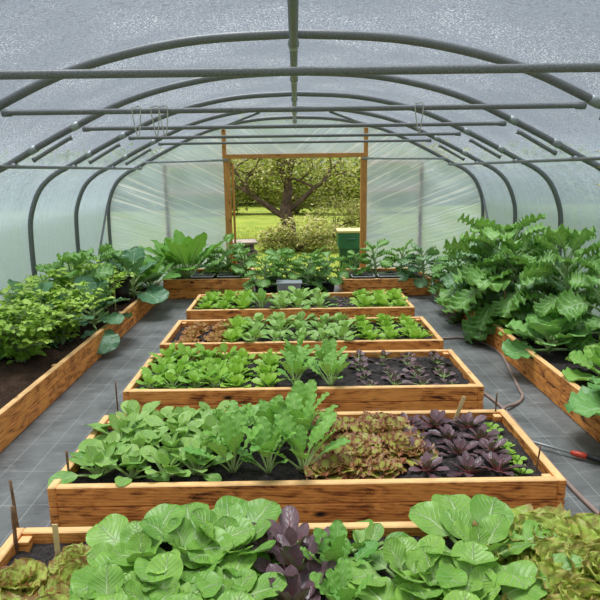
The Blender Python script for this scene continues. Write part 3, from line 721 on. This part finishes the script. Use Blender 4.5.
# left side bed
LB = .19
for x, y, s, lab in ((-2.22, 4.62, .92, 'light green bushy plant standing first in the left side bed'), (-2.5, 4.75, 1.0, 'light green bushy plant against the left cover'), (-2.12, 5.12, 1.05, 'light green bushy plant next to the left bed board'), (-2.42, 5.55, 1.15, 'tall light green bushy plant in the middle of the left bed'), (-2.15, 6.25, .95, 'light green bushy plant behind the blue cabbage'), (-2.5, 6.5, 1.1, 'light green bushy plant beside the last left hoops')):
    place('bush', 'bushy_plant', x, y, LB, s*.86, lab, 'bush', 'light green bushes in the left bed', sz=.98)
for x, y, s, lab in ((-2.0, 5.72, .95, 'blue green cabbage with leaves drooping over the left board'), (-1.98, 7.15, 1.1, 'large blue green cabbage hanging over the far end of the left bed'), (-2.62, 5.2, 1.1, 'dark cabbage plant half hidden behind the bushes')):
    place('cab_dark', 'cabbage', x, y, LB, s, lab, 'cabbage')
for x, y, s, lab in ((-2.62, 6.05, .85, 'dark kale behind the bushes against the left cover'), (-2.55, 7.1, .75, 'dark kale near the end of the left bed'), (-2.3, 7.6, .68, 'dark kale in the far corner of the left bed')):
    place('kale', 'kale_plant', x, y, LB, s, lab, 'kale')
place('horse', 'leafy_plant', -1.50, 8.2, .22, 1.22, 'tall plant with long upright leaves in the left end bed', 'leafy plant')
place('horse', 'leafy_plant', -1.90, 7.7, .19, .72, 'shorter long-leaved plant at the corner of the left beds', 'leafy plant')
place('horse', 'leafy_plant', -1.72, 8.45, .22, .95, 'long-leaved plant behind the tallest one against the end sheet', 'leafy plant')
for x, y, s, lab in ((-1.05, 8.2, .95, 'small kale beside the tall long-leaved plant'), (-.78, 8.25, .9, 'small kale at the door side of the left end bed'), (-1.0, 8.55, 1.1, 'small kale at the back of the left end bed')):
    place('kale_small', 'kale_plant', x, y, .22, s, lab, 'kale')
# right side bed
RK = [(2.10, 7.55, .72, 0), (2.45, 7.25, .85, 1), (2.10, 6.95, .82, 1), (2.42, 6.55, 1.08, 0), (2.12, 6.30, .90, 1), (2.5, 5.95, 1.18, 0), (2.15, 5.70, .92, 0), (2.45, 5.45, .78, 1), (2.62, 5.05, .85, 0), (2.7, 4.6, .70, 0)]
RKL = ['in the far corner of the right bed', 'against the cover near the end of the right bed', 'leaning over the right board near its far end', 'tallest of the group by the third hoop leg', 'spreading over the right board, third from the end', 'against the cover in the middle of the kale', 'over the board in the middle of the right bed', 'beside the pale bare stem, centre of the right bed', 'with tall pale stem rising behind the cabbages', 'standing last against the right cover']
for (x, y, s, b), t_ in zip(RK, RKL):
    place('kale_blue' if b else 'kale', 'kale_plant', x, y, .19, s*(1.2 if b else 1), ('blue green kale ' if b else 'green kale ')+t_, 'kale', 'kale in the right bed', sz=1.35 if y < 5.2 else 1.04 if y < 6.6 else .82)
for x, y, s, lab in ((2.02, 5.28, .9, 'frilly light green lettuce below the kale in the right bed'), (2.05, 5.05, .8, 'frilly light green lettuce beside the first cabbage')):
    place('salad', 'lettuce', x, y, .19, s*1.3, lab, 'lettuce')
place('cabbage', 'cabbage', 2.05, 4.68, .19, 1.0, 'green cabbage with one broad leaf hanging over the right board', 'cabbage')
place('cab_lime', 'cabbage', 2.55, 4.35, .19, .95, 'bright green cabbage against the right cover', 'cabbage')
place('cab_lime', 'cabbage', 2.16, 4.02, .19, 1.05, 'bright green cabbage in the right bed, second along', 'cabbage')
place('cabbage', 'cabbage', 2.02, 3.30, .19, 1.1, 'large cabbage cut by the right picture edge', 'cabbage')
place('cabbage', 'cabbage', 2.60, 3.75, .19, .9, 'cabbage behind the large one at the right edge', 'cabbage')
# kale and tubs in front of the doorway
def tub(x, y, label, mat='black', r=.14, h=.22, z=0, cat='pot'):
    a = Acc(); n = 20; prof = [(r*.78, 0), (r*.86, h*.5), (r*.97, h*.94), (r*1.05, h*.94), (r*1.05, h), (r*.93, h), (r*.9, h*.8), (0.001, h*.8)]
    V = [(cos(2*pi*k/n)*q, sin(2*pi*k/n)*q, zz) for q, zz in prof for k in range(n)]
    F = [(i*n+k, i*n+(k+1) % n, (i+1)*n+(k+1) % n, (i+1)*n+k) for i in range(len(prof)-1) for k in range(n)]+[tuple(range(n-1, -1, -1))]
    a.add(V, F); o = obj('plant_pot', a.mesh('pot', M[mat]), loc=(x, y, z)); return tag(o, label, cat)
DK = [(-.42, 7.75), (-.12, 8.0), (.14, 7.8), (.38, 7.95), (-.30, 8.2), (.22, 8.25)]
DL = ['leftmost before the doorway', 'centre before the doorway', 'right of centre before the doorway', 'rightmost before the doorway', 'at the back left of the doorway group', 'at the back right of the doorway group']
for (x, y), t_ in zip(DK, DL):
    tub(x, y, f'black pot holding dark kale, {t_}')
    place('kale_small', 'kale_plant', x, y, .17, .95, f'dark kale growing in a black pot, {t_}', 'kale', 'potted kale before the doorway')
tub(-2.08, 6.85, 'black bucket among the plants of the left bed', r=.15, h=.3, z=.2, cat='bucket')
def crate():
    root = empty('storage_crate', (-.10, 7.55, 0))
    for s_, c in (((.30, .018, .26), (0, -.10, .15)), ((.30, .018, .26), (0, .10, .15)), ((.018, .2, .26), (-.14, 0, .15)), ((.018, .2, .26), (.14, 0, .15))):
        obj('side', bevel_box('side', s_, [M['grey_tub']], .003), root, c)
    for i in range(7): obj('rib', bevel_box('rib', (.010, .012, .24), [M['grey_tub']], .002), root, (-.12+.04*i, -.112, .15))
    obj('rim', bevel_box('rim', (.33, .23, .02), [M['grey_tub']], .004), root, (0, 0, .285))
    tag(root, 'light grey ribbed plastic crate behind the fifth bed', 'crate')
crate()
def tray(x, y, z, label):
    root = empty('seed_tray', (x, y, z))
    obj('tray', bevel_box('tray', (.30, .2, .07), [M['black']], .008), root, (0, 0, .035))
    a = Acc()
    for s_, c in (((.31, .008, .01), (0, -.1, .072)), ((.31, .008, .01), (0, .1, .072)), ((.008, .2, .01), (-.151, 0, .072)), ((.008, .2, .01), (.151, 0, .072))): box(a, c, s_)
    obj('rim', a.mesh('rim', M['white_rim'], False), root)
    tag(root, label, 'seed tray', 'seed trays')
for i, x in enumerate((-1.28, -.92)): tray(x, 8.07, .225, f'black seed tray on the left end bed, {["beside the tall plant", "on its door side"][i]}')
for i, x in enumerate((.90, 1.26)): tray(x, 8.07, .195, f'black seed tray on the right end bed, {["on its door side", "away from the door"][i]}')
for x, y, s, lab in ((.80, 8.35, .8, 'small kale at the door side of the right end bed'), (1.12, 8.35, 1.05, 'small kale behind the trays in the right end bed'), (1.45, 8.3, 1.0, 'small kale at the outer side of the right end bed')):
    place('kale_small', 'kale_plant', x, y, .20, s, lab, 'kale')
place('kale_blue', 'kale_plant', 1.72, 8.0, .20, .72, 'blue green kale in the corner between the right beds', 'kale')

# canes, labels, hose, lance
def cane(p, q, r, label, mat='cane', name='bamboo_cane', cat='cane'):
    a = Acc(); P = np.linspace(p, q, 9); rr = np.array([r*(1.15 if i % 3 == 0 else 1) for i in range(9)])
    tube(a, P, rr, 7); return tag(obj(name, a.mesh('cane', M[mat])), label, cat)
cane((-1.165, 2.19, .1), (-1.155, 2.19, .37), .008, 'brown cane in the left back corner of the first bed, thicker one')
cane((-1.20, 2.31, .0), (-1.215, 2.31, .42), .006, 'thin dark cane outside the left back corner of the first bed')
cane((-1.155, 2.76, .1), (-1.155, 2.76, .33), .006, 'thin cane in the front left corner of the second bed')
cane((-1.25, 3.90, .0), (-1.25, 3.90, .28), .005, 'thin cane before the front left corner of the third bed')
cane((1.205, 3.45, .1), (1.21, 3.45, .33), .005, 'dark cane at the back right corner of the second bed')
cane((1.19, 2.78, .1), (1.215, 2.79, .31), .004, 'thin rusty cane at the front right corner of the second bed')
cane((1.225, 2.2, .1), (1.225, 2.2, .36), .005, 'thin cane at the back right corner of the first bed')
cane((-2.0, 6.45, .15), (-2.0, 6.45, .62), .008, 'pale cane standing among the plants of the left bed', 'green_cane')
cane((1.93, 5.45, .15), (1.93, 5.45, .6), .006, 'thin dark cane at the edge of the right bed')
def stake(x, y, z0, z1, lean, label):
    o = obj('plant_label', bevel_box('label', (.024, .005, z1-z0), [M['stake']], .002), loc=(x, y, (z0+z1)/2), rot=(0, lean, 0)); tag(o, label, 'plant label', 'wooden plant labels')
stake(-.985, 2.17, .11, .30, 0, 'flat wooden plant label upright in the first bed')
stake(-.72, 3.47, .12, .25, 0, 'wooden plant label behind the small pak choi')
stake(.97, 3.42, .12, .33, .32, 'wooden plant label leaning behind the dark red rosettes')
o = obj('wood_block', bevel_box('block', (.07, .05, .12), [M['terracotta']], .005), loc=(-2.28, 6.0, .35)); tag(o, 'rusty orange post end showing among the left bushes', 'post')
a = Acc(); P = smooth_path([(.2, 6.21, .012), (.9, 6.18, .012), (1.25, 5.98, .012), (1.40, 5.80, .012), (1.63, 5.80, .012), (1.79, 5.66, .012), (1.855, 5.3, .012), (1.79, 4.85, .012), (1.70, 4.38, .012), (1.665, 4.2, .012), (1.58, 4.07, .012), (1.45, 3.95, .030), (1.34, 3.84, .012), (1.1, 3.74, .012)], 8)
tube(a, P, .0115, 10); tag(obj('garden_hose', a.mesh('hose', M['hose'])), 'pinkish grey hose looping across the right path', 'hose')
a = Acc(); P = smooth_path([(.9, 4.96, .012), (1.2, 4.98, .012), (1.33, 4.8, .012), (1.40, 4.3, .012), (1.445, 3.95, .012), (1.44, 3.4, .012), (1.44, 2.9, .012), (1.46, 2.62, .012), (1.5, 2.2, .012), (1.55, 1.5, .012)], 8)
tube(a, P, .0115, 10); tag(obj('garden_hose', a.mesh('hose', M['hose'])), 'straight pinkish grey hose lying along the right ends of the beds', 'hose')
root = empty('watering_lance', (0, 0, 0))
a = Acc(); tube(a, [(1.33, 3.47, .035), (1.60, 3.245, .032)], .0085, 10); obj('tube', a.mesh('tube', M['clamp']), root)
a = Acc(); tube(a, [(1.595, 3.25, .032), (1.61, 3.237, .032), (1.64, 3.215, .032), (1.665, 3.195, .032)], [.011, .017, .019, .016], 12); obj('connector', a.mesh('connector', M['red']), root)['label'] = 'red connector'
a = Acc(); tube(a, [(1.66, 3.2, .032), (1.70, 3.165, .032), (1.80, 3.09, .032), (1.9, 3.0, .035)], [.015, .019, .021, .019], 12); obj('grip', a.mesh('grip', M['rubber']), root)
tag(root, 'watering lance with a red connector lying on the right path', 'watering lance')
# bolting stem with small yellow flowers at the right edge
a = Acc(); tube(a, smooth_path([(2.42, 4.0, .2), (2.36, 4.02, .9), (2.18, 4.0, 1.40), (2.035, 4.0, 1.70)], 6), .006, 6)
root = empty('flowering_stem', (0, 0, 0)); obj('stem', a.mesh('stem', M['kale_stem']), root)
fr = R2(5); a = Acc()
for c in ((1.99, 4.0, 1.76), (2.00, 3.98, 1.66), (2.01, 4.0, 1.55)):
    tube(a, [(2.12 if c[2] < 1.6 else 2.06, 4.0, c[2]-.05), c], .003, 5)
    for q in range(5): leaf(a, None, fr, c, q*1.257+fr.random(), .04, .026, .5, -.2, vp=.05, nu=4, nv=4)
obj('petals', a.mesh('petals', M['petal']), root); tag(root, 'bolting stem with pale yellow flowers by the right cover', 'flower')

# ------------------------------------------------------------------ outside
def leaf_cloud(rng, blobs, n, size, name, mat):
    a = Acc(); 
    cs = [np.array(b[:3]) for b in blobs]; rs = [np.array(b[3:6]) for b in blobs]; wt = [b[6] if len(b) > 6 else 1 for b in blobs]
    for _ in range(n):
        i = rng.choices(range(len(blobs)), wt)[0]
        d = np.array([rng.gauss(0, 1) for _ in range(3)]); d /= np.linalg.norm(d)+1e-9
        p = cs[i]+rs[i]*d*rng.uniform(.35, 1.0)**.6
        yw, e = rng.random()*6.28, rng.uniform(-.9, .6); s = size*rng.uniform(.6, 1.4)
        t = np.array((cos(yw)*cos(e), sin(yw)*cos(e), sin(e))); l = np.array((-sin(yw), cos(yw), rng.uniform(-.5, .5))); nn = np.cross(t, l)
        V = [p, p+t*s*.5+l*s*.28+nn*s*.08, p+t*s*.5-l*s*.28+nn*s*.08, p+t*s]
        a.add(V, [(0, 2, 3, 1)], [(.5, 0), (1, .5), (0, .5), (.5, 1)], rng.random())
    return a.mesh(name, mat, False)
def branches(a, rng, p, d, L_, r, depth):
    n = 6; pts = [np.array(p, float)]; d = np.array(d, float)
    for i in range(n):
        d = d+np.array([rng.gauss(0, .22), rng.gauss(0, .22), rng.gauss(0, .14)+.03]); d /= np.linalg.norm(d)
        pts.append(pts[-1]+d*L_/n)
    tube(a, pts, np.linspace(r, r*.55, n+1), 8 if r > .05 else 5)
    tips = [pts[-1]]
    if depth > 0:
        for k in range(3 if depth > 1 else 3):
            i = rng.choice([3, 4, 5, 6]); dd = d+np.array([rng.gauss(0, .75), rng.gauss(0, .6), rng.gauss(.05, .5)]); dd /= np.linalg.norm(dd)
            tips += branches(a, rng, pts[i], dd, L_*rng.uniform(.55, .8), r*.52, depth-1)
    return tips
def old_tree():
    rng = R2(21); root = empty('gnarled_tree', (-.22, 14.6, lawn_z(0, 14.6)-.05))
    a = Acc()
    tube(a, smooth_path([(.0, 0, -.1), (.05, 0, .35), (-.02, 0, .7), (.0, .05, .95)], 5), np.linspace(.19, .14, 16), 12)
    tips = []
    tips += branches(a, rng, (-.05, 0, .65), (-.85, -.1, .42), 1.25, .085, 3)
    tips += branches(a, rng, (-.03, 0, .85), (-.35, 0, .9), 1.2, .10, 3)
    tips += branches(a, rng, (.02, 0, .9), (.25, .1, .95), 1.2, .095, 3)
    tips += branches(a, rng, (.05, 0, .8), (.8, .2, .5), 1.2, .075, 3)
    obj('trunk', a.mesh('trunk', M['bark']), root)
    blobs = [(*t_, .55, .55, .38, 1) for t_ in tips if t_[2] > .5]
    obj('crown', leaf_cloud(rng, blobs+[(1.2, .3, 1.3, .9, .7, .6, 22), (.0, .5, 1.9, 1.6, .6, .6, 20)], 6500, .075, 'crown', M['treeleaf']), root)
    tag(root, 'gnarled old tree with twisted branches seen through the doorway', 'tree')
old_tree()
def shrub(name, x, y, blobs, n, size, mat, label, cat='shrub', seed=1):
    rng = R2(seed); z = lawn_z(x, y)-.05; root = empty(name, (x, y, z)); a = Acc()
    for i in range(7):
        yw = rng.random()*6.28; b = rng.choice(blobs); tube(a, smooth_path([(0, 0, -.05), (cos(yw)*.12, sin(yw)*.12, b[2]*.5), (b[0]+cos(yw)*.2, b[1]+sin(yw)*.2, b[2])], 4), np.linspace(.03, .008, 9), 6)
    obj('stems', a.mesh('stems', M['bark']), root); obj('foliage', leaf_cloud(rng, blobs, n, size, 'foliage', mat), root)
    return tag(root, label, cat)
shrub('garden_shrub', .05, 13.0, [(0, 0, .42, .75, .5, .42), (.55, .1, .35, .6, .5, .36), (-.45, 0, .3, .5, .4, .3)], 3200, .075, M['shrubleaf'], 'dense yellowing shrub round the foot of the gnarled tree', seed=3)
shrub('garden_shrub', 1.0, 15.5, [(0, 0, .55, .8, .6, .55), (.7, .3, .5, .6, .5, .5)], 2200, .085, M['shrubleaf'], 'loose brownish shrub to the right behind the gnarled tree', seed=4)
for i, (x, y, w, h, mt, lab) in enumerate(((-6.5, 27, 3.2, 3.2, 'treeleaf_dark', 'dark green tree at the left end of the garden edge'), (-1.8, 29, 2.8, 3.3, 'treeleaf', 'yellow green tree behind the gnarled tree, left of it'), (2.2, 27, 2.6, 3.0, 'treeleaf_dark', 'dark green tree behind the gnarled tree, right of it'), (6.0, 28, 3.0, 3.2, 'treeleaf', 'yellow green tree beyond the green bin'), (-11, 28, 3.5, 3.2, 'treeleaf_dark', 'dark tree beyond the left end sheet'), (11, 28, 3.5, 3.2, 'treeleaf_dark', 'dark tree beyond the right end sheet'))):
    shrub('garden_tree', x, y, [(0, 0, h*.45, w, 1.6, h*.42), (w*.5, .3, h*.3, w*.7, 1.3, h*.32), (-w*.5, 0, h*.3, w*.7, 1.3, h*.32)], 4600, .30, M[mt], lab, 'tree', seed=30+i)
shrub('garden_hedge', 0, 23, [(-3, 0, 1.3, 2, .7, 1.4), (0, 0, 1.2, 2, .7, 1.3), (3, 0, 1.3, 2, .7, 1.4)], 9000, .16, M['treeleaf'], 'yellow green hedge at the end of the lawn', 'hedge', seed=50)
rng = R2(77); a = Acc()
for _ in range(9000):
    x = rng.uniform(-3.2, 3.2); y = 9.45+9*rng.random()**1.4; z = lawn_z(x, y)-.025; h = rng.uniform(.03, .075); yw = rng.random()*6.28; b = rng.uniform(-.03, .03), rng.uniform(-.03, .03)
    w_ = .005+.0005*(y-9)
    a.add([(x-cos(yw)*w_, y-sin(yw)*w_, z), (x+cos(yw)*w_, y+sin(yw)*w_, z), (x+b[0], y+b[1], z+h)], [(0, 1, 2)], [(0, 0), (1, 0), (.5, 1)], rng.random())
tag(obj('grass', a.mesh('grass', M['grass'], False)), 'short grass of the lawn beyond the doorway', 'grass', kind='stuff')
def wheelie():
    root = empty('garden_bin', (.93, 10.45, -.04)); a = Acc()
    def frustum(z0, z1, w0, w1, d0, d1):
        V = [(-w0, -d0, z0), (w0, -d0, z0), (w0, d0, z0), (-w0, d0, z0), (-w1, -d1, z1), (w1, -d1, z1), (w1, d1, z1), (-w1, d1, z1)]
        return V, [(3, 2, 1, 0), (4, 5, 6, 7), (0, 1, 5, 4), (1, 2, 6, 5), (2, 3, 7, 6), (3, 0, 4, 7)]
    a.add(*frustum(0, .40, .165, .185, .17, .19)); obj('body', a.mesh('body', M['bin'], False), root)
    a = Acc(); a.add(*frustum(.40, .665, .205, .215, .21, .22)); obj('upper_body', a.mesh('upper', M['bin_light'], False), root)
    obj('lid', bevel_box('lid', (.45, .46, .05), [M['lid']], .012), root, (0, 0, .69))
    obj('handle', bevel_box('handle', (.16, .03, .03), [M['bin']], .006), bpy.data.objects['upper_body'], (0, -.225, .56))
    tag(root, 'green garden bin with a cream lid outside the doorway', 'bin')
wheelie()
def pallets():
    root = empty('timber_stack', (-.93, 10.2, -.06), (0, 0, .15))
    for k in range(4):
        for i in range(2): obj('plank', bevel_box('plank', (.46, .12, .05), [M['weathered']], .006), root, (.03*((k*7) % 3-1), -.16+.3*i, .33+.085*k-.12))
    for sx in (-1, 1):
        for sy in (-1, 1): obj('leg', bevel_box('leg', (.06, .06, .55), [M['weathered']], .006), root, (sx*.17, sy*.1, .275))
    obj('cap', bevel_box('cap', (.50, .5, .035), [M['weathered']], .006), root, (0, 0, .565))
    tag(root, 'weathered grey timber stack standing outside the left door post', 'timber')
pallets()

# ------------------------------------------------------------------ light
w = bpy.data.worlds.new('overcast sky'); sc.world = w; w.use_nodes = True
nt = w.node_tree; nt.nodes.clear(); g = G(nt)
wo = nt.nodes.new('ShaderNodeOutputWorld'); bg = nt.nodes.new('ShaderNodeBackground'); nt.links.new(bg.outputs[0], wo.inputs[0])
gen = g.n('ShaderNodeTexCoord').outputs['Generated']; sep = g.n('ShaderNodeSeparateXYZ'); nt.links.new(gen, sep.inputs[0])
cl = g.noise(gen, 2.5, 4)
base = g.ramp(sep.outputs[2], [(0, (.50, .55, .60)), (.12, (.42, .46, .52)), (.35, (.42, .46, .53)), (.65, (1.5, 1.55, 1.6)), (1, (2.6, 2.6, 2.6))])
nt.links.new(g.mix(g.rng(cl, .35, .65, 0, .25), base, (.6, .62, .65)), bg.inputs[0]); bg.inputs[1].default_value = .85
sd = bpy.data.lights.new('sun behind cloud', 'SUN'); sd.energy = 6.9; sd.angle = radians(28); sd.color = (1, .985, .96)
so = bpy.data.objects.new('sun', sd); COL.objects.link(so); so.rotation_euler = (radians(-9), radians(-9), 0)

vs = sc.view_settings; vs.view_transform = 'Standard'; vs.look = 'None'; vs.gamma = 1; vs.use_curve_mapping = False; vs.exposure = 0.0
sc.cycles.max_bounces = 8; sc.cycles.transparent_max_bounces = 12; sc.cycles.diffuse_bounces = 4; sc.cycles.transmission_bounces = 6
